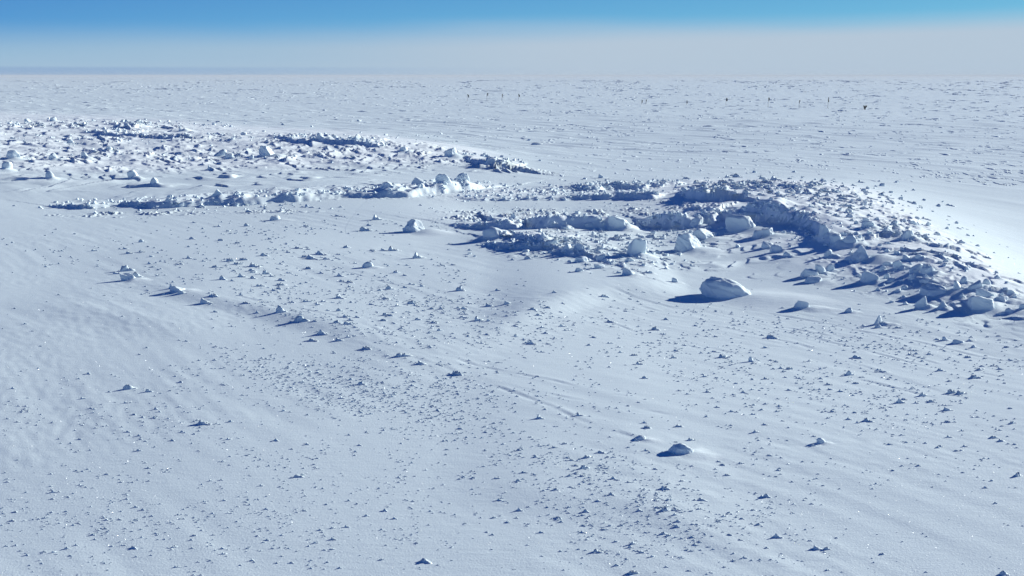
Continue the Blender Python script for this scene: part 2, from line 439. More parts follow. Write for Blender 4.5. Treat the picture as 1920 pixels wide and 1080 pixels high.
# ------------------------------------------------------------------ materials
def snow_material(name, base=(.722, .829, .868), bump=.22, sunlit_white=0.0):
    m = bpy.data.materials.new(name); m.use_nodes = True
    t = m.node_tree
    b = t.nodes['Principled BSDF']
    geo = N(t, 'ShaderNodeNewGeometry')
    n1 = N(t, 'ShaderNodeTexNoise'); n1.inputs['Scale'].default_value = 1.3; n1.inputs['Detail'].default_value = 5
    t.links.new(geo.outputs['Position'], n1.inputs['Vector'])
    col = mixcol(t, n1.outputs[0], tuple(c * .965 for c in base), base)
    # lighter colour stands in for sun on the bank slopes; blocks share it
    if sunlit_white < 0:
        at = N(t, 'ShaderNodeAttribute'); at.attribute_name = 'sunlit_white'
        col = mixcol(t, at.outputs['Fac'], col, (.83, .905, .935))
    elif sunlit_white > 0:
        col = mixcol(t, sunlit_white, col, (.83, .905, .935))
    t.links.new(col, b.inputs['Base Color'])
    b.inputs['Roughness'].default_value = .62
    b.inputs['IOR'].default_value = 1.31
    b.inputs['Specular IOR Level'].default_value = .35
    # crust: wind-combed ripple plus loose grain
    mp = N(t, 'ShaderNodeMapping'); mp.inputs['Rotation'].default_value = (0, 0, math.radians(51.7)); mp.inputs['Scale'].default_value = (3.0, 11.0, 9.0)
    t.links.new(geo.outputs['Position'], mp.inputs[0])
    n2 = N(t, 'ShaderNodeTexNoise'); n2.inputs['Scale'].default_value = 1.0; n2.inputs['Detail'].default_value = 6; n2.inputs['Roughness'].default_value = .62
    t.links.new(mp.outputs[0], n2.inputs['Vector'])
    n3 = N(t, 'ShaderNodeTexNoise'); n3.inputs['Scale'].default_value = 38.0; n3.inputs['Detail'].default_value = 2; n3.inputs['Roughness'].default_value = .7
    t.links.new(geo.outputs['Position'], n3.inputs['Vector'])
    b1 = N(t, 'ShaderNodeBump'); b1.inputs['Strength'].default_value = bump; b1.inputs['Distance'].default_value = .03
    t.links.new(n2.outputs[0], b1.inputs['Height'])
    b2 = N(t, 'ShaderNodeBump'); b2.inputs['Strength'].default_value = .55; b2.inputs['Distance'].default_value = .007
    t.links.new(n3.outputs[0], b2.inputs['Height']); t.links.new(b1.outputs[0], b2.inputs['Normal'])
    t.links.new(b2.outputs[0], b.inputs['Normal'])
    return m
M_field = snow_material('wind_packed_snow')
M_bank = snow_material('ploughed_snow', bump=.4, sunlit_white=-1)
M_block = snow_material('broken_snow', bump=.4, sunlit_white=.2)
def plain_material(name, col, rough=.7):
    m = bpy.data.materials.new(name); m.use_nodes = True
    t = m.node_tree; b = t.nodes['Principled BSDF']
    tcn = N(t, 'ShaderNodeTexCoord'); n = N(t, 'ShaderNodeTexNoise'); n.inputs['Scale'].default_value = 14
    t.links.new(tcn.outputs['Object'], n.inputs['Vector'])
    t.links.new(mixcol(t, n.outputs[0], tuple(c * .7 for c in col), tuple(c * 1.25 for c in col)), b.inputs['Base Color'])
    b.inputs['Roughness'].default_value = rough
    return m
M_flag = plain_material('black_cloth', (.012, .012, .015), .85)
M_pole = plain_material('bamboo', (.16, .11, .055), .6)

# ------------------------------------------------------------------ mesh builders
def mesh_np(name, verts, faces, mat, smooth=True):
    """faces: (n,4) or (n,3) index array"""
    me = bpy.data.meshes.new(name)
    verts = np.ascontiguousarray(verts, np.float32); faces = np.ascontiguousarray(faces, np.int32)
    nf, k = faces.shape
    me.vertices.add(len(verts)); me.vertices.foreach_set('co', verts.ravel())
    me.loops.add(nf * k); me.loops.foreach_set('vertex_index', faces.ravel())
    me.polygons.add(nf); me.polygons.foreach_set('loop_start', np.arange(0, nf * k, k, dtype=np.int32))
    me.polygons.foreach_set('loop_total', np.full(nf, k, np.int32))
    me.polygons.foreach_set('use_smooth', np.full(nf, smooth, bool))
    me.materials.append(mat)
    me.update(calc_edges=True)
    return me
def link(name, me, parent=None, **props):
    o = bpy.data.objects.new(name, me); C.objects.link(o)
    if parent: o.parent = parent
    for k, v in props.items(): o[k] = v
    return o

# ---- the snow field and the banks share one fan of points round the viewpoint
def radii():
    r = [0.5, 2, 4, 6, 7.5]
    while r[-1] < 9.2: r.append(r[-1] + .1 / Q)
    while r[-1] < 12000:
        q = r[-1]
        k = .0024 if q < 58 else (.0034 if q < 130 else (.008 if q < 500 else .02))
        r.append(q + min(.000135 * q * q, k * q) / Q)
    return np.array(r)
def angles():
    fine = np.radians(.042) / Q
    a = list(np.arange(0, math.radians(28), fine))
    st = fine
    while a[-1] < math.radians(180):
        st = min(st * 1.09, math.radians(6)); a.append(a[-1] + st)
    a = np.array(a); a = a[a < math.radians(178)]
    return np.concatenate([-a[:0:-1], a])
R_, A_ = radii(), angles()
nr, na = len(R_), len(A_)
X = (R_[:, None] * np.sin(A_)[None]).ravel(); Y = (R_[:, None] * np.cos(A_)[None]).ravel()
Z0 = np.empty(X.shape); PB = {k: np.empty(X.shape) for k in KEYS}
for i in range(0, len(X), 400000):
    s = slice(i, i + 400000)
    z, p = field_and_banks(X[s], Y[s])
    Z0[s] = z
    for k in KEYS: PB[k][s] = p[k]
I = np.arange(nr * na).reshape(nr, na)
quads = np.stack([I[:-1, :-1], I[:-1, 1:], I[1:, 1:], I[1:, :-1]], -1).reshape(-1, 4)[:, ::-1]
print('grid', nr, na)
link('snow_ground', mesh_np('snow_ground', np.c_[X, Y, Z0], quads, M_field), kind='structure')
BT = sum(PB.values())
which = np.argmax(np.stack([PB[k] for k in KEYS]), 0)
# each quad of raised snow belongs to the bank that raises it most
qk = which[quads]; qh = BT[quads]
eps = .002
on = (qh.max(1) > eps) & (Y[quads[:, 0]] > 0) & (Y[quads[:, 0]] < 260)
owner = qk[np.arange(len(quads)), qh.argmax(1)]
ZB = Z0 + np.where(BT > eps, BT, BT - .003)
BANKS = {'A': ('snow_bank', 'broad far bank of broken snow rising at the left with a ragged crest', 'snow bank'),
         'B': ('snow_bank', 'long low snow bank crossing the left middle with a dark shaded near face', 'snow bank'),
         'C': ('snow_bank', 'thin parallel snow ridges running along the middle behind the rough icy strip', 'snow bank'),
         'D': ('snow_bank', 'big bank of snow rubble at the right with a dark cut and bright slope', 'snow bank')}
for ki, k in enumerate(KEYS):
    f = quads[on & (owner == ki)]
    used, inv = np.unique(f, return_inverse=True)
    v = np.c_[X[used], Y[used], ZB[used]]
    n, lab, cat = BANKS[k]
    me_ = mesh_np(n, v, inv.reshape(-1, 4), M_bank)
    me_.attributes.new('sunlit_white', 'FLOAT', 'POINT').data.foreach_set('value', (sstep(.02, .30, BT[used]) * (1.0 if k in 'AD' else .5)).astype(np.float32))  # higher bank snow painted whiter, as if turned more to the sun
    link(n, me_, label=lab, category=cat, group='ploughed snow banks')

# ---- snow blocks: a ball cut by planes, roughened, its foot sunk in the snow
import bmesh
_ico = {}
def ico(sub):
    if sub not in _ico:
        bm = bmesh.new(); bmesh.ops.create_icosphere(bm, subdivisions=sub, radius=1)
        v = np.array([q.co[:] for q in bm.verts]); f = np.array([[w.index for w in q.verts] for q in bm.faces])
        bm.free(); _ico[sub] = (v, f)
    return _ico[sub]
def noise3(v, s, seed):
    return (perlin(v[:, 0] * s + v[:, 2] * s * .6, v[:, 1] * s - v[:, 2] * s * .8, seed) + perlin(v[:, 1] * s + 9, v[:, 2] * s + v[:, 0] * s * .5, seed + 1)) * .6
def block_mesh(seed, sub=4, cuts=9, flat=1.0, rough=.065, kind='block'):
    r = np.random.RandomState(seed)
    v, f = ico(sub); v = v.copy()
    if kind == 'block':
        v = np.sign(v) * np.abs(v) ** .55; a = {200: .35}.get(seed, r.uniform(.05, .6)); v[:, :2] = v[:, :2] @ np.array([[math.cos(a), -math.sin(a)], [math.sin(a), math.cos(a)]]); cuts = 8
    if kind == 'round': cuts, lo, hi = 4, .75, .95
    elif kind == 'spire': cuts, lo, hi = 7, .42, .75
    else: lo, hi = .58, 1.0
    for i in range(cuts):
        n = r.normal(size=3); n[2] = abs(n[2]) * .75 if i % 3 else n[2] * .2
        n /= np.linalg.norm(n)
        d = r.uniform(lo, hi)
        e = v @ n - d
        v = v - np.clip(e, 0, None)[:, None] * n[None] * .97
    if kind == 'spire':
        h = np.clip(v[:, 2], 0, 1); v[:, :2] *= (1 - .75 * h)[:, None]; v[:, 2] *= 1.5
    if kind == 'block':
        wa = r.uniform(0, 6.28); wd = v[:, 0] * math.cos(wa) + v[:, 1] * math.sin(wa) * .6
        v[:, 2] *= np.clip(1 + r.uniform(.1, .45) * wd, .25, 2)
    nn = v / np.maximum(np.linalg.norm(v, axis=1), 1e-6)[:, None]
    d = rough * (noise3(v, 2.2, 60 + seed % 7) * 1.5 + noise3(v, 5.5, 70 + seed % 5) + .55 * noise3(v, 13, 75))
    v = v + nn * d[:, None]
    v[:, 2] = np.maximum(v[:, 2], -.35)
    mx = np.abs(v).max(0)
    v[:, 0] /= mx[0]; v[:, 1] /= mx[1]; v[:, 2] = v[:, 2] / v[:, 2].max()
    return v, f
def drift_patch(seed, n=22, m=14):
    """wind drift: a blunt nose on the lee-left, long tail to the right; unit size"""
    r = np.random.RandomState(seed)
    u = np.linspace(-1, 1, n); w = np.linspace(-1, 1, m)
    U, W = np.meshgrid(u, w, indexing='ij')
    t = (U + 1) / 2
    h = np.where(t < .28, sstep(0, .28, t), (1 - sstep(.25, 1, t)) ** 1.3)
    wid = .35 + .65 * (1 - np.abs(t * 1.6 - .55).clip(0, 1)) * 1
    h = h * np.exp(-(W / (.55 * wid)) ** 2 * 1.4)
    h = h * (1 + .35 * perlin(U * 2.1 + seed, W * 2.3, 81)) + .03 * perlin(U * 6, W * 6 + seed, 82)
    h[0, :] = h[-1, :] = -.25; h[:, 0] = h[:, -1] = -.25
    h = h - .06
    v = np.c_[U.ravel() * 1.0, W.ravel(), h.ravel()]
    I = np.arange(n * m).reshape(n, m)
    f = np.stack([I[:-1, :-1], I[1:, :-1], I[1:, 1:], I[:-1, 1:]], -1).reshape(-1, 4)
    return v, f
def lump_mesh(seed, n=15, m=11):
    """small wind-cut lump: steep dark left side, peak, bright tail to the right; unit half-length"""
    r = np.random.RandomState(seed)
    u = np.linspace(-1, 1, n); w = np.linspace(-1, 1, m)
    U, W = np.meshgrid(u, w, indexing='ij')
    pk = r.uniform(-.72, -.45)
    t = np.where(U < pk, (U + 1) / (pk + 1), 1 - (U - pk) / (1 - pk))
    h = np.where(U < pk, t ** .6, t ** 1.35) * np.where(W < 0, np.clip(1 - (W / -.75) ** 4, 0, 1), np.clip(1 - W, 0, 1) ** 1.4)
    h = h * (1 + .7 * perlin(U * 1.7 + seed * 3.1, W * 1.9, 83)) + .14 * perlin(U * 4, W * 4 + seed, 84) * (h > .05)
    h = h / h.max(); h = 1 - np.clip(1 - h, 0, 2) ** 1.5; h = h - .05
    h[0, :] = h[-1, :] = -.25; h[:, 0] = h[:, -1] = -.25
    h[1:-1, 1:-1] *= np.clip(1 + .9 * perlin(U * 2.6 + seed * 1.3, W * 2.2, 89), .15, 1.6)[1:-1, 1:-1]
    Uj = U + .14 * perlin(U * 3 + seed, W * 3, 85); Wj = W + .22 * perlin(U * 3, W * 3 + seed, 86)
    return np.c_[Uj.ravel(), Wj.ravel(), h.ravel()], None
_I = np.arange(15 * 11).reshape(15, 11)
LUMP_F = np.stack([_I[:-1, :-1], _I[1:, :-1], _I[1:, 1:], _I[:-1, 1:]], -1).reshape(-1, 4)
LUMP_V = [lump_mesh(s)[0] for s in range(12)]
tail_rot = math.atan2(-.10, 1)
LUMP_ME = [mesh_np('snow_lump', v, LUMP_F, M_field) for v in LUMP_V]

# hand-placed blocks: (photo x, photo y of the foot, width px, height px, kind, tail length in widths, label or None)
BL = [
 (1368,559,98,38,'round',.9,'largest snow block, long and humped, lying alone in front of the right rubble bank'),
 (780,436,52,27,'block',.7,'upright snow slab, bright right face and long shadow, alone left of the icy strip'),
 (1506,580,36,17,'block',.9,'low snow block just right of the largest humped block'),
 (1541,833,17,12,'round',.5,'round snowball-like lump with a thin shadow on the smooth foreground right'),
 (1279,853,48,20,'round',.6,'biggest rounded snow mound in the near foreground with a thin dark shadow'),
 (1201,827,24,9,'round',.8,'small snow mound just left of and behind the biggest foreground mound'),
 (1648,610,20,21,'spire',1.0,'small pointed snow spire standing alone in front of the right rubble bank'),
 (1647,615,12,6,'round',.5,'small rounded snow lump at the foot of the pointed spire'),
 (1594,588,18,10,'spire',.4,'little triangular snow shard between the low block and the pointed spire'),
 (1410,679,12,11,'spire',.4,'tiny upright snow chip with a long thin shadow right of the centre'),
 (1772,640,10,8,'round',.4,None),(1796,646,22,8,'block',.5,'flat snow slab on the field below the right end of the rubble bank'),(1826,652,9,5,'round',.4,None),
 (1192,481,38,40,'block',.5,'tall leaning snow slab at the left front of the rubble, dark left side'),
 (1288,473,64,38,'block',.3,'broad split snow block beside the smooth trough in the rubble'),
 (1318,452,50,26,'block',.3,'smooth flat-topped snow block behind the broad split block'),
 (1304,427,30,22,'block',.3,'upright snow block topmost of the three beside the smooth trough'),
 (1393,434,66,34,'block',.6,'big rounded snow boulder below the dark shaded cut'),
 (1432,446,44,20,'block',.4,'low snow block tucked against the foot of the big boulder'),
 (1457,474,24,17,'round',.3,'egg-shaped snow block with a long tongue of shadow above the trough'),
 (1440,466,24,14,'block',.3,None),(1478,482,18,9,'round',.3,None),
 (1519,519,34,17,'block',.4,None),(1540,516,24,22,'block',.3,'tilted snow slab leaning on its neighbours at the front of the rubble'),(1556,510,16,16,'block',.3,None),
 (1530,530,40,13,'block',.3,'dark snow block with a pointed shadow at the right end of the trough'),
 (1592,399,15,7,'block',.4,None),(1594,408,16,8,'block',.4,None),(1624,416,15,8,'block',.4,None),(1606,421,11,8,'block',.4,None),
 (1629,428,26,12,'block',.3,None),(1645,414,9,5,'block',.4,None),(1676,423,16,7,'block',.7,None),(1666,434,13,11,'block',.4,None),
 (1661,443,18,10,'block',.4,None),(1631,441,13,8,'block',.4,None),(1604,439,10,5,'block',.4,None),(1705,451,32,20,'block',.5,'squarish snow block high on the rubble bank near its bright right slope'),
 (1694,472,13,6,'block',.4,None),(1713,422,17,9,'block',.5,None),(1721,411,11,5,'block',.5,None),(1739,424,12,7,'block',.5,None),
 (1759,442,14,7,'round',.5,None),(1777,430,9,5,'block',.4,None),(1805,457,13,7,'round',.5,None),(1833,462,11,4,'block',.7,None),
 (1568,454,28,16,'block',.3,None),(1594,458,32,17,'block',.3,'dark clustered snow block just right of the shaded cut'),(1549,461,9,5,'round',.3,None),
 (1547,444,20,22,'block',.3,None),(1553,484,20,16,'block',.3,None),(1622,490,52,32,'spire',.5,'peaked snow boulder in the middle of the rubble with a fluted right side'),
 (1600,489,30,10,'block',.3,None),(1663,473,12,8,'block',.3,None),(1669,458,10,5,'block',.3,None),(1684,477,18,7,'block',.3,None),
 (1699,486,17,9,'block',.3,None),(1722,487,15,8,'block',.3,None),(1687,503,20,16,'block',.3,None),(1666,499,20,8,'block',.3,None),
 (1655,507,14,9,'block',.3,None),(1717,513,24,20,'block',.2,None),(1741,517,28,20,'block',.3,'cup-shaped snow block on the right slope of the rubble'),
 (1633,530,34,23,'block',.3,'large shaded snow block low on the rubble front, in line with the pointed spire'),
 (1662,525,12,12,'round',.3,None),(1669,531,19,10,'block',.3,None),(1711,526,17,10,'block',.3,None),(1739,529,23,8,'round',.3,None),
 (1756,554,50,22,'block',.4,'long ribbed snow slab low on the right rubble bank'),(1731,580,26,26,'block',.3,'flat snow plate lying tilted at the right foot of the rubble'),
 (1767,579,24,15,'spire',.3,None),(1798,545,18,20,'block',.3,None),(1809,531,15,12,'round',.3,None),(1831,543,33,16,'block',.3,'smooth pillow-shaped snow block near the right end of the rubble'),
 (1851,534,15,12,'round',.3,None),(1871,524,12,7,'round',.4,None),(1803,560,9,9,'round',.3,None),(1850,560,36,18,'block',.3,None),
 (1852,583,60,30,'block',.3,'largest block at the right end of the rubble bank, with a flat pale near face'),
 (1883,568,26,12,'block',.4,None),(1897,552,14,9,'block',.4,None),(1903,560,12,5,'block',.4,None),(1896,590,18,12,'round',.3,None),
 (1877,594,27,8,'block',.3,None),(1919,583,14,13,'block',.3,None),(1647,545,11,7,'spire',.3,None),(1697,543,13,8,'round',.3,None),
 (1684,547,13,6,'block',.3,None),(1695,560,9,5,'round',.3,None),(1699,571,9,6,'round',.3,None),(1673,569,10,4,'block',.3,None),
 (961,412,15,14,'spire',.3,'small white snow fin on the crest left of the shaded wall'),(920,413,15,11,'spire',.3,'leftmost white snow fin on the low crest'),
 (924,448,40,17,'round',.2,'rounded dark snow block at the left tip of the rubble'),(1019,451,22,19,'spire',.4,'curled snow peak in the left part of the rubble'),
 (1035,461,28,12,'block',.3,None),(1061,472,26,17,'block',.3,None),(1089,470,28,13,'block',.3,None),(1112,442,16,10,'spire',.4,None),
 (1166,430,46,26,'block',.4,'dark-topped snow block at the right end of the shaded wall'),
 (1128,490,22,14,'block',.3,None),(1090,492,28,12,'block',.3,None),(1180,517,28,16,'block',.4,'lone snow block in front of the leaning slab'),
 (1128,504,26,9,'block',.4,None),(1182,491,20,7,'block',.3,None),(1086,511,22,9,'block',.3,None),(1107,429,26,8,'block',.3,None),
 (1069,431,30,10,'block',.3,None),(985,475,17,5,'block',.3,None),(1267,530,14,10,'block',.4,None),(1220,513,12,5,'block',.4,None),
 (1127,334,10,8,'block',.3,'small snow cube perched on the middle ridge'),
 (869,342,24,19,'block',.3,'square snow block topping the right end of the long low bank'),(834,346,32,20,'block',.3,'pale rounded block on the long low bank beside the square one'),
 (785,347,34,15,'block',.3,None),(725,352,30,12,'block',.3,None),
 (515,414,20,10,'round',1.0,'snow lump with a long bright drift below the long low bank'),
 (93,337,17,15,'round',.3,'bright domed snow block near the left edge, in front of the far bank'),
 (409,370,28,15,'spire',.2,'white pyramid of snow on the near face of the long low bank'),
 (393,319,11,9,'spire',.4,'tiny white snow cone on the smooth slope left of centre'),
 (845,294,28,17,'block',.3,'steep snow block where the far bank drops away'),(917,311,30,16,'block',.3,'pale lumpy snow block before the dark cut at the far bank tip'),
 (502,294,34,22,'block',.3,'dark-faced snow boulder in the middle of the far bank'),(412,295,26,14,'block',.3,None),(430,298,18,12,'block',.3,None),
 (248,335,20,15,'block',.3,'hooked snow block with a dark left side below the far bank'),(288,345,15,12,'round',.3,'snow lump to the right of the hooked block'),
 (689,503,22,13,'round',.6,'round pale snow lump on the open field left of centre'),
 (240,527,30,15,'block',.6,'clustered snow lumps, leftmost on the open field'),(332,549,34,13,'block',.5,None),(1008,272,24,5,'round',.8,None),
 (158,297,14,12,'round',.3,None),(99,300,16,14,'block',.3,None),(205,282,12,7,'block',.3,None),(668,268,18,12,'block',.3,None),(690,270,14,12,'block',.3,None),
 (755,284,18,9,'block',.3,None),(600,262,12,9,'block',.3,None),(458,254,14,7,'block',.3,None),(130,270,15,7,'block',.3,None),(10,318,20,16,'block',.3,None),
 (20,300,30,18,'block',.3,None),(470,300,14,8,'block',.3,None),(340,247,12,9,'spire',.3,None),(98,228,14,9,'block',.3,None),(52,230,14,8,'block',.3,None),
]
ZL = {'A': ('snow block half buried in the far broken bank at the left', 'snow blocks on the far left bank'),
      'B': ('snow block on the crest of the long low bank at the left middle', 'snow blocks on the long low bank'),
      'DL': ('snow block strewn in the left part of the near rubble, below the shaded wall', 'snow blocks in the left part of the rubble'),
      'DC': ('snow block in the rubble round the head of the smooth trough', 'snow blocks round the trough'),
      'DT': ('small snow block on the upper part of the right rubble bank', 'snow blocks on the upper rubble bank'),
      'DR': ('snow block scattered over the lower right slope of the rubble bank', 'snow blocks on the lower rubble bank'),
      'F': ('lone snow lump lying on the open field', 'lone lumps on the field')}
def zone_of(x, y):
    if y < 325: return 'A'
    if x < 900 and y < 400: return 'B'
    if 880 < x < 1240 and y < 520: return 'DL'
    if 1240 <= x < 1545 and y < 535: return 'DC'
    if x >= 1500 and y < 475: return 'DT'
    if x >= 1500 and y < 600: return 'DR'
    return 'F'
bx, by, bz = land([b[0] for b in BL], [b[1] for b in BL])
for i, (px, py, w, h, kind, tail, lab) in enumerate(BL):
    d = math.sqrt(bx[i] ** 2 + by[i] ** 2 + (EYE - bz[i]) ** 2)
    W = w * d / FPX; Hh = h * d / FPX * .9
    big = w >= 24
    v, f = block_mesh(200 + i * 13, sub=5 if w > 40 else (4 if big else 3), kind=kind)
    v = v.copy()
    r = np.random.RandomState(900 + i)
    # leave the sheltered side upright, lean the block a little
    a = r.uniform(-.5, .5)
    dep = W * r.uniform(.55, .8)
    vv = np.c_[v[:, 0] * W / 2 * 1.02, v[:, 1] * dep / 2, v[:, 2] * Hh * 1.02]
    vv[:, 0] += vv[:, 2] * (r.uniform(-.35, .2) if i else -.5)
    vv[:, 1] -= vv[:, 2] * (0.25 if kind == 'block' else 0.1) * (1.6 if i == 0 else 1)
    c, s = math.cos(a * .5), math.sin(a * .5)
    vv = np.c_[vv[:, 0] * c - vv[:, 1] * s, vv[:, 0] * s + vv[:, 1] * c, vv[:, 2] - .03 * Hh]
    if i == 0:
        c, s = math.cos(-.2), math.sin(-.2)
        vv = np.c_[vv[:, 0] * c - vv[:, 1] * s, vv[:, 0] * s + vv[:, 1] * c, vv[:, 2] * 1.08]
    nv = len(vv)
    # wind drift against its right-hand side
    dv, df = drift_patch(i)
    L = W * (.55 + tail)
    dd = np.c_[(dv[:, 0] + .78) * L, dv[:, 1] * W * 1.15, dv[:, 2] * Hh * (.18 if w > 60 else .27)]
    ca, sa = math.cos(-.35), math.sin(-.35)
    dd = np.c_[dd[:, 0] * ca - dd[:, 1] * sa, dd[:, 0] * sa + dd[:, 1] * ca, dd[:, 2]]
    # let the drift follow the ground it lies on
    gz = total(dd[:, 0] + bx[i], dd[:, 1] + by[i] + dep * .3) - bz[i]
    dd[:, 2] += np.clip(gz, -5, Hh * 1.2); dd[:, 1] += 0
    me = bpy.data.meshes.new('snow_block')
    tri = np.concatenate([np.asarray(f, int), nv + df[:, [0, 1, 2]], nv + df[:, [0, 2, 3]]])
    me2 = mesh_np('snow_block', np.r_[vv, dd], tri, M_block)
    bpy.data.meshes.remove(me)
    zk = zone_of(px, py)
    o = link('snow_block', me2, label=lab or ZL[zk][0], category='snow block', group=ZL[zk][1])
    o.location = (bx[i], by[i] + dep * .3, bz[i])

# ---- lumps and crumbs scattered over the field, thicker in some parts
DENS = [  # photo x, y, radius x, radius y, count, smallest, largest (px wide), zone
 (560,520,330,60,170,5,19,'S'),(640,590,330,50,170,4,16,'S'),(900,600,230,70,180,4,16,'S'),(760,500,300,40,40,4,15,'S'),
 (720,740,220,60,420,3,10,'P'),(560,720,220,50,170,3,9,'P'),(860,700,120,60,60,4,9,'P'),
 (1050,860,260,70,200,3,12,'P'),(1260,960,260,80,170,4,15,'P'),(1150,1000,260,70,110,4,14,'P'),
 (1400,720,360,70,120,4,13,'R'),(1650,760,320,90,120,4,14,'R'),(1300,650,300,50,90,4,13,'R'),(1750,670,240,50,60,4,13,'R'),
 (1500,620,340,30,60,3,9,'R'),(1400,850,220,80,30,5,12,'R'),
 (250,780,320,80,130,3,12,'L'),(450,1000,420,90,190,3,12,'L'),(130,950,220,120,100,3,11,'L'),(700,930,250,90,70,3,9,'L'),(560,860,300,60,50,3,10,'L'),
 (200,480,240,40,20,5,12,'L'),(620,430,260,26,60,4,14,'S'),(1750,900,200,120,18,4,9,'R'),
 (300,392,240,10,60,5,15,'M'),(480,386,200,8,40,4,12,'M'),(950,355,200,14,90,4,11,'M'),(980,395,220,13,120,3,8,'M'),(1250,385,120,14,60,4,10,'M'),
 (1160,344,140,8,50,4,10,'M'),
 (1420,352,200,20,230,5,22,'D'),(1570,378,150,30,190,5,20,'D'),(1660,430,130,44,130,5,16,'D'),(1760,500,120,54,100,5,15,'D'),(1850,560,100,34,50,5,14,'D'),(1500,420,80,30,40,5,14,'D'),
 (1290,440,130,28,150,5,18,'D'),(1070,455,160,28,280,5,22,'D'),(1160,485,120,26,150,4,18,'D'),(1450,430,110,26,60,4,14,'D'),(1600,510,90,28,50,4,12,'D'),(1500,445,80,20,30,4,10,'D'),
 (150,234,330,9,260,3,11,'A'),(500,258,330,9,220,3,10,'A'),(160,262,300,12,200,2.5,7,'A'),(300,290,420,20,110,3,8,'A'),(640,290,240,14,70,3,10,'A'),(930,304,80,7,40,3,9,'A'),
]
LP = []
for x0, y0, rx, ry, n, lo, hi, zn in DENS:
    q = rng.normal(size=(n, 2)) * .5
    s = lo + (hi - lo) * rng.rand(n) ** 3.2
    for (a, b), w in zip(q, s):
        px, py = x0 + a * rx, y0 + b * ry + (a * rx * .2 if zn in 'PRS' and y0 > 480 else 0)
        if -60 < px < 1980 and 215 < py < 1100:
            LP.append((px, py, w, zn))
            if w < hi * .5 and zn in 'PLRS':         # crumbs keep company
                for _ in range(rng.randint(0, 5)):
                    LP.append((px + rng.normal() * 14, py + rng.normal() * 6, rng.uniform(2.8, 7), zn))
# a sprinkle everywhere
for _ in range(800):
    px = rng.uniform(-40, 1960); py = 420 + 680 * rng.rand()
    LP.append((px, py, 2.8 + 4.5 * rng.rand() ** 2, 'L' if px < 900 else 'R'))
for tr in TRACKS:
    for (xa, ya), (xb, yb) in zip(tr[:-1], tr[1:]):
        for _ in range(22):
            t = rng.rand(); LP.append((xa + (xb - xa) * t + rng.normal() * 12, ya + (yb - ya) * t + rng.normal() * 5, rng.uniform(2.6, 7), 'R'))
# lumps picked out one by one from the photograph: x, foot y, width, height
PICK = [(710,412,22,8),(688,433,26,8),(480,501,22,7),(433,491,16,6),(568,603,30,8),(530,585,22,9),(608,628,26,6),(390,569,26,8),(760,669,30,8),(793,683,20,7),
        (865,546,18,8),(741,471,24,7),(788,484,26,9),(563,894,26,8),(386,796,28,8),(860,704,24,9),(280,735,14,6),(247,730,26,8),(605,478,30,7),(590,487,30,7),
        (1450,634,22,8),(1148,605,20,6),(1231,620,16,6),(1202,684,18,6),(1420,812,18,6),(1275,801,18,7),(1298,826,18,7),(1215,804,18,7),(1097,878,22,7),
        (1440,934,18,7),(1460,1010,24,9),(1535,1032,22,7),(1250,918,22,8),(1320,938,22,7),(1250,957,22,8),(1125,1036,28,8),(1190,1020,16,7),(1205,1036,14,6),
        (1805,740,20,7),(1785,738,16,7),(1830,710,22,6),(1595,703,18,7),(1690,756,18,6),(1780,771,18,7),(1866,821,18,7),(1880,828,16,6),(1910,893,16,7),(1632,791,20,6),
        (1735,742,20,6),(1610,672,20,7),(1360,670,22,6),(1655,605,10,5),(240,508,26,8),(260,520,20,7),(325,541,16,7),(345,551,20,8),(405,557,20,7),(640,640,22,6),
        (680,722,16,6),(1090,780,18,5),(1015,786,18,6),(1130,850,22,6),(1105,858,22,6),(1190,1075,24,8),(800,1055,30,7),(1885,1078,20,8),(1000,645,18,7),(955,570,18,7),
        (1135,558,14,6),(920,575,20,7),(775,570,20,7),(900,602,20,8),(640,560,22,7),(655,608,20,7),(590,640,22,6),(690,655,22,6),(500,515,16,6),(420,525,16,6),(455,520,18,6)]
for key, pts, wn, wf, rag in RIDGES:
    for a, b in zip(pts[:-1], pts[1:]):
        L_ = abs(b[3] - a[3])
        for _ in range(int(L_ / (4.5 if key in 'AB' else 3.2))):
            t = rng.rand(); h_ = (a[2] * (1 - t) + b[2] * t)
            LP.append((a[3] + (b[3] - a[3]) * t, a[4] + (b[4] - a[4]) * t + rng.uniform(-3, 9) * (.6 if key == 'A' else 1), rng.uniform(4, 8 + 14 * h_ * (.6 if key == 'A' else 1)), 'K'))
ns = len(PICK)
pp = np.array([(a, b) for a, b, *_ in PICK] + [(a, b) for a, b, *_ in LP])
lx, ly, lz = land(pp[:, 0], pp[:, 1])
allw = np.array([w for _, _, w, _ in PICK] + [w for *_, w, _ in LP]); 
allh = np.array([h for *_, h in PICK] + [w * .27 for *_, w, _ in LP]) * rng.uniform(.8, 1.15, len(pp))
zones = [None] * ns + [q[3] for q in LP]
dist = np.sqrt(lx ** 2 + ly ** 2 + EYE ** 2)
LW = allw * dist / FPX; LH = allh * dist / FPX
order = np.argsort(-allw)
single = [i for i in range(ns)] + [i for i in order if i >= ns and zones[i] != 'K'][:290 - ns]
LZ = {'S': ('small wind-cut snow lump scattered over the flat left of centre', 'lumps on the middle flat'),
      'P': ('tiny snow crumb in the pitted strip of the centre foreground', 'crumbs in the pitted strip'),
      'R': ('small snow lump with a short shadow on the right foreground', 'lumps on the right foreground'),
      'L': ('faint small snow lump on the smooth left foreground', 'lumps on the left foreground'),
      'M': ('small snow lump beside the low ridges in the middle', 'lumps along the low ridges'),
      'D': ('small snow chunk among the blocks of the right rubble bank', 'small chunks in the rubble'),
      'A': ('small snow chunk on the far broken bank at the left', 'small chunks on the far bank')}
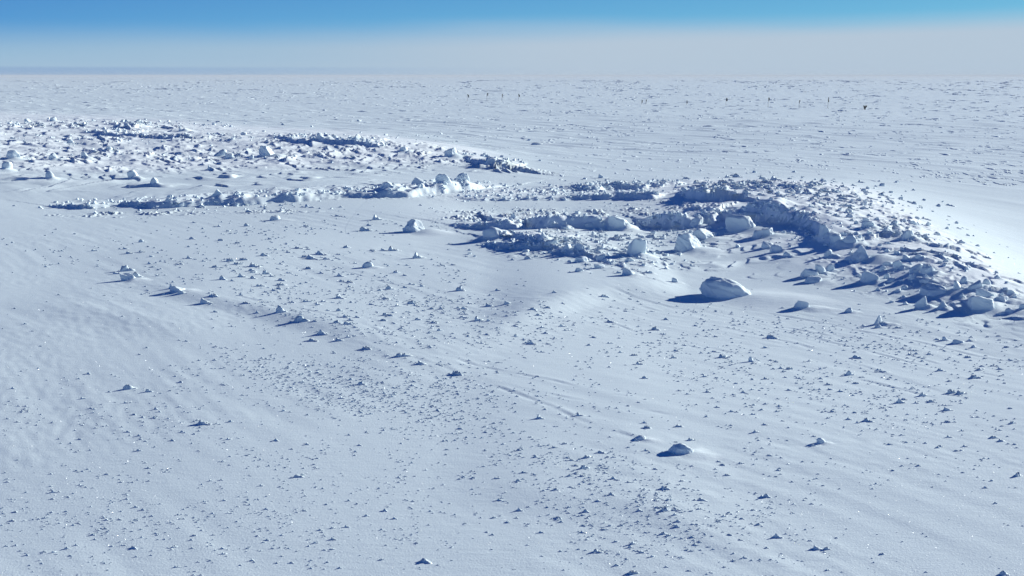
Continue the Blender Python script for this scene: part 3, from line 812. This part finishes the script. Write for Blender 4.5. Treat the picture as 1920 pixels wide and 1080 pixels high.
def lump_zone(x, y):
    if y < 330: return 'A'
    if y < 400 and x < 1240: return 'M'
    if x > 880 and y < 520: return 'D'
    if x < 1100 and y < 700: return 'S'
    if 600 < x < 1500 and y > 850 or (600 < x < 1150 and y >= 700): return 'P'
    return 'L' if x < 900 else 'R'
for i in single:
    zn = lump_zone(pp[i, 0], pp[i, 1])
    o = link('snow_lump', LUMP_ME[i % 12], label=LZ[zn][0], category='snow lump', group=LZ[zn][1])
    o.location = (lx[i], ly[i], lz[i])
    o.rotation_euler = (0, 0, tail_rot + rng.uniform(-.5, .3))
    kk = .8 if pp[i, 1] > 800 else 1.0
    o.scale = (LW[i] * .56 * kk, LW[i] * rng.uniform(.2, .3), LH[i] * .88 * kk)
rest = [i for i in range(len(pp)) if i not in set(single)]
CH = [block_mesh(4000 + k, sub=2, rough=.09) for k in range(10)]
V, F = [], []
Vc, Fc3, nvc = [], [], 0
for k, i in enumerate(rest):
    if zones[i] == 'K' or zones[i] in ('D', 'A') and i % 5 < 3 or (zones[i] == 'M' and i % 2):
        v, f = CH[i % 10]
        v = v * np.array([LW[i] * .42, LW[i] * .36, LH[i] * 1.45]); a = rng.uniform(-3, 3); c, s = math.cos(a), math.sin(a)
        Vc.append(np.c_[v[:, 0] * c - v[:, 1] * s + lx[i], v[:, 0] * s + v[:, 1] * c + ly[i], v[:, 2] + lz[i]]); Fc3.append(f + nvc); nvc += len(v)
        continue
    v = LUMP_V[i % 12] * np.array([LW[i] * .56, LW[i] * rng.uniform(.18, .28), LH[i] * (.95 if allw[i] > 6 else 1.0)])
    a = tail_rot + rng.uniform(-.6, .4); c, s = math.cos(a), math.sin(a)
    V.append(np.c_[v[:, 0] * c - v[:, 1] * s + lx[i], v[:, 0] * s + v[:, 1] * c + ly[i], v[:, 2] + lz[i]]); F.append(LUMP_F + len(F) * len(v))
link('snow_chunks', mesh_np('snow_chunks', np.concatenate(Vc), np.concatenate(Fc3), M_block, smooth=False), kind='stuff',
     label='countless small angular chunks of snow in the rubble of the banks', category='snow chunks')
link('snow_crumbs', mesh_np('snow_crumbs', np.concatenate(V), np.concatenate(F), M_field), kind='stuff',
     label='countless small crumbs of snow strewn over the field and banks', category='snow crumbs')

def sastrugi_mesh(seed):
    r = np.random.RandomState(seed + 50)
    u = np.linspace(-1, 1, 15); w = np.array([-1, -.92, -.84, -.76, -.66, -.45, -.15, .2, .5, .8, 1.0])
    U, W = np.meshgrid(u, w, indexing='ij')
    prof = np.where(W < -.76, sstep(-1, -.76, W), (1 - (W + .76) / 1.76) ** 1.6)
    env = np.where(U < -.55, np.clip((U + 1) / .45, 0, 1) ** .7, np.clip(1 - (U + .55) / 1.55, 0, 1) ** 1.1) * np.clip(1 + .5 * perlin(U * 3.0 + seed * 2.7, W * .4, 87), .05, 2)
    h = prof * env; h = h / h.max() - .04
    h[0] = h[-1] = -.2; h[:, 0] = h[:, -1] = -.2
    return np.c_[U.ravel(), (W + .35 * perlin(U * 1.8 + seed, U * 0, 88)).ravel(), h.ravel()]
SAS_V = [sastrugi_mesh(k) for k in range(10)]
# ---- sastrugi of the far plain: low wind-cut ridges, dark on the side away from the sun
V, F = [], []
n = 0
SQ = []
def sastrugi(*a): SQ.append(a)
def put(x, y, z, L, W, Hh, ang):
    global n
    v = SAS_V[n % 10] * np.array([L / 2, W / 2, Hh])
    c, s = math.cos(ang), math.sin(ang)
    V.append(np.c_[v[:, 0] * c - v[:, 1] * s + x, v[:, 0] * s + v[:, 1] * c + y, v[:, 2] * 1.0 + z - .01]); F.append(LUMP_F + n * len(v)); n += 1
ga = math.atan2(GRAIN[1], GRAIN[0])
cnt = 8000
PX = rng.uniform(-150, 2070, cnt); PY = 150 + 185 * rng.rand(cnt) ** 1.25
clus = perlin(PX / 130.0, PY / 9.0, 91) + .6 * perlin(PX / 45.0, PY / 4.0, 92)
for px, py, cl, r1, r2, r3 in zip(PX, PY, clus, rng.rand(cnt), rng.rand(cnt), rng.rand(cnt)):
    if cl < -.2: continue
    if r1 > .94: r2 = 1.35
    if py > 218 and px < 640 + (py - 250) * 8 and px < 1020: continue
    if px < 1000 and py > 235 and px < 760 : continue
    d = EYE * FPX / (py - HORIZON + .01)
    d = min(d, 900)
    k = .5 + .7 * r1 ** 2
    px_m = d / FPX
    sastrugi(px, py, (12 + 16 * r2 ** 2) * px_m * k, (.7 + .6 * r3) * (1 + d / 110), (1.0 + .9 * r3) * px_m * min(k, .85), -.12 + .35 * (min(r2, 1) - .5))
# longer drifts read off the photograph
for px, py, w, h in [(1000,243,70,3.2),(1035,258,12,2),(1030,262,36,4),(1150,242,50,2),(1160,260,60,2),(1230,262,60,2.5),(1390,258,70,3),(1450,282,40,3),(1560,281,30,3),
                     (1700,200,1,1),(1820,281,60,3),(1790,279,20,3),(1870,256,26,3),(1400,236,80,2.5),(1340,237,50,3),(1500,240,20,3),(1880,228,30,2.5),(1720,233,50,2.5),
                     (880,270,50,2),(700,208,60,2.5),(740,212,50,2.5),(1770,290,20,3),(1590,288,14,3),(1660,235,30,2),(1100,209,50,2),(1640,204,30,3),(1580,208,20,3),
                     (1380,283,60,3),(1410,285,40,3),(1540,246,14,3),(940,225,40,2),(1240,208,40,2),(1200,275,70,2),(1310,280,50,2.5),(1600,298,60,2),(1500,300,20,3)]:
    d = EYE * FPX / (py - HORIZON)
    sastrugi(px, py, w * d / FPX, 1.6 + d / 60, h * .8 * d / FPX, -.1)
sq = np.array(SQ); sx_, sy_ = unproj(sq[:, 0], sq[:, 1]); szz = total(sx_, sy_)
for q, x, y, z in zip(SQ, sx_, sy_, szz): put(x, y, z, *q[2:])
vv = np.concatenate(V); nvp = len(vv) // len(SQ)
vv[:, 2] += base_height(vv[:, 0], vv[:, 1]) - np.repeat(base_height(sx_, sy_), nvp)      # lie on the swells of the plain
V = [vv]
link('sastrugi', mesh_np('sastrugi', np.concatenate(V), np.concatenate(F), M_field), kind='stuff',
     label='low wind-cut snow ridges streaking the far plain', category='sastrugi')
print('sastrugi', n, 'lumps', len(pp))

# ---- glinting ice crystals lying on the near snow
nc = 26000
cx = rng.uniform(-30, 1950, nc); cy = 480 + 610 * rng.rand(nc) ** .8
ux, uy = unproj(cx, cy); uz = total(ux, uy)
ux, uy = unproj(cx, cy, uz); uz = total(ux, uy)
dd = np.sqrt(ux ** 2 + uy ** 2 + EYE ** 2)
sz_ = rng.uniform(.0009, .0023, nc) * (dd / 14)
nrm = rng.normal(size=(nc, 3)); nrm[:, 2] = np.abs(nrm[:, 2]) + .4; nrm /= np.linalg.norm(nrm, axis=1)[:, None]
t1 = np.cross(nrm, [0, 0, 1.0]); t1 /= np.linalg.norm(t1, axis=1)[:, None]; t2 = np.cross(nrm, t1)
cen = np.c_[ux, uy, uz + sz_ * 1.2 + .004]
pts = []
for k in range(6):
    a = k * math.pi / 3
    pts.append(cen + sz_[:, None] * (t1 * math.cos(a) + t2 * math.sin(a)))
Vc = np.stack(pts, 1).reshape(-1, 3)
Fc = np.arange(nc)[:, None] * 6 + np.array([0, 1, 2, 3])[None]; Fc2 = np.arange(nc)[:, None] * 6 + np.array([0, 3, 4, 5])[None]
M_ice = bpy.data.materials.new('ice_crystal'); M_ice.use_nodes = True
b = M_ice.node_tree.nodes['Principled BSDF']; b.inputs['Base Color'].default_value = (.95, .97, 1, 1); b.inputs['Metallic'].default_value = 1.0; b.inputs['Roughness'].default_value = .44
link('ice_crystals', mesh_np('ice_crystals', Vc, np.concatenate([Fc, Fc2]), M_ice, smooth=False), kind='stuff',
     label='glinting ice crystals lying on the near snow', category='ice crystals')

# ---- marker flags far out on the plain: bamboo pole with a hanging black flag
def pole_mesh(h):
    V, F = [], []
    k = 8; rows = 7
    for j in range(rows):
        t = j / (rows - 1); r = .022 * (1 - .35 * t) * (1.12 if j % 2 else 1)
        for i in range(k):
            a = 2 * math.pi * i / k
            V.append((r * math.cos(a) + .03 * t * t, r * math.sin(a), -.3 + (h + .3) * t))
    for j in range(rows - 1):
        for i in range(k):
            F.append((j * k + i, j * k + (i + 1) % k, (j + 1) * k + (i + 1) % k, (j + 1) * k + i))
    return mesh_np('pole', np.array(V), np.array(F), M_pole)
def flag_mesh(h, w, l, seed, slant):
    """limp cloth folded along the pole: a closed shell with folds"""
    n, m = 14, 9
    V = []
    for side in (1, -1):
        for i in range(n):
            t = i / (n - 1)
            for j in range(m):
                s = j / (m - 1)
                wd = w * (1 - .35 * t) * (.75 + .25 * math.sin(3 * t + seed))
                V.append((.03 + s * wd + slant * t * l, .10 * w * math.sin(s * 9 + t * 3 + seed) * (.3 + t) * 2 + side * .008, h - .03 - t * l - .08 * s * l))
    A = np.arange(n * m).reshape(n, m); B = A + n * m
    F = []
    for i in range(n - 1):
        for j in range(m - 1):
            F.append((A[i, j], A[i, j + 1], A[i + 1, j + 1], A[i + 1, j])); F.append((B[i, j], B[i + 1, j], B[i + 1, j + 1], B[i, j + 1]))
        F.append((A[i, 0], A[i + 1, 0], B[i + 1, 0], B[i, 0])); F.append((A[i, -1], B[i, -1], B[i + 1, -1], A[i + 1, -1]))
    for j in range(m - 1):
        F.append((A[0, j], B[0, j], B[0, j + 1], A[0, j + 1])); F.append((A[-1, j], A[-1, j + 1], B[-1, j + 1], B[-1, j]))
    return mesh_np('flag', np.array(V), np.array(F), M_flag)
# photo x, photo y of flag top, foot, flag width px, flag length px, slant, label
FL = [(876,177,190,2.4,6,.3,'leftmost black marker flag on the far plain'),
      (913,174,188,2.0,5,.2,'second black marker flag from the left, farthest of the left four'),
      (941,177,190,2.2,6,.15,'third black marker flag from the left'),
      (972,177,190,2.6,5,.1,'fourth black marker flag from the left, last of the left group'),
      (1203,188,196,1.4,5,0,'left one of the two thin close-set marker flags in the middle'),
      (1211,187,196,1.4,5,0,'right one of the two thin close-set marker flags in the middle'),
      (1287,189,197,2.2,5,.1,'short black marker flag between the thin pair and the tall poles'),
      (1361,184,198,2.8,5.5,0,'black marker flag on the leftmost of the four tall poles'),
      (1440,183,200,1.8,6,.1,'black marker flag on the second tall pole'),
      (1498,189,203,1.8,5.5,0,'black marker flag on the third and shortest tall pole'),
      (1552,184,203,2.0,8,0,'black marker flag on the rightmost tall pole'),
      (1618,198,206,2.8,8,.3,'left flag of the crossed pair, largest black flags at the far right'),
      (1622,198,206,2.8,7,-.25,'right flag of the crossed pair, largest black flags at the far right')]
for i, (px, top_, foot, w, l, sl, lab) in enumerate(FL):
    x, y = unproj(px, foot); z = float(total(x, y)[0])
    d = float(np.hypot(x, y)); m = d / FPX
    h = (foot - top_) * m
    e = bpy.data.objects.new('marker_flag', None); C.objects.link(e)
    e.location = (float(x), float(y), z); e['label'] = lab; e['category'] = 'marker flag'; e['group'] = 'black marker flags on the far plain'
    e.empty_display_size = .3
    link('pole', pole_mesh(h), e)
    link('flag', flag_mesh(h, w * m * 1.15, l * m, i * 1.7, sl), e)

# ---- thin ice haze lying on the plain
hz = 16000.0
V = np.array([(sx__ * hz, sy__ * hz, z) for z in (-4.0, 7.0) for sx__, sy__ in ((-1, -1), (1, -1), (1, 1), (-1, 1))])
F = np.array([(3, 2, 1, 0), (4, 5, 6, 7), (0, 1, 5, 4), (1, 2, 6, 5), (2, 3, 7, 6), (3, 0, 4, 7)])
M_haze = bpy.data.materials.new('haze'); M_haze.use_nodes = True
t = M_haze.node_tree
for q in list(t.nodes): t.nodes.remove(q)
pv = N(t, 'ShaderNodeVolumePrincipled'); pv.inputs['Color'].default_value = (.86, .93, 1.0, 1); pv.inputs['Density'].default_value = .00025; pv.inputs['Anisotropy'].default_value = 0.0
mo = N(t, 'ShaderNodeOutputMaterial'); t.links.new(pv.outputs[0], mo.inputs['Volume'])
link('haze', mesh_np('haze', V, F, M_haze, smooth=False), kind='stuff')
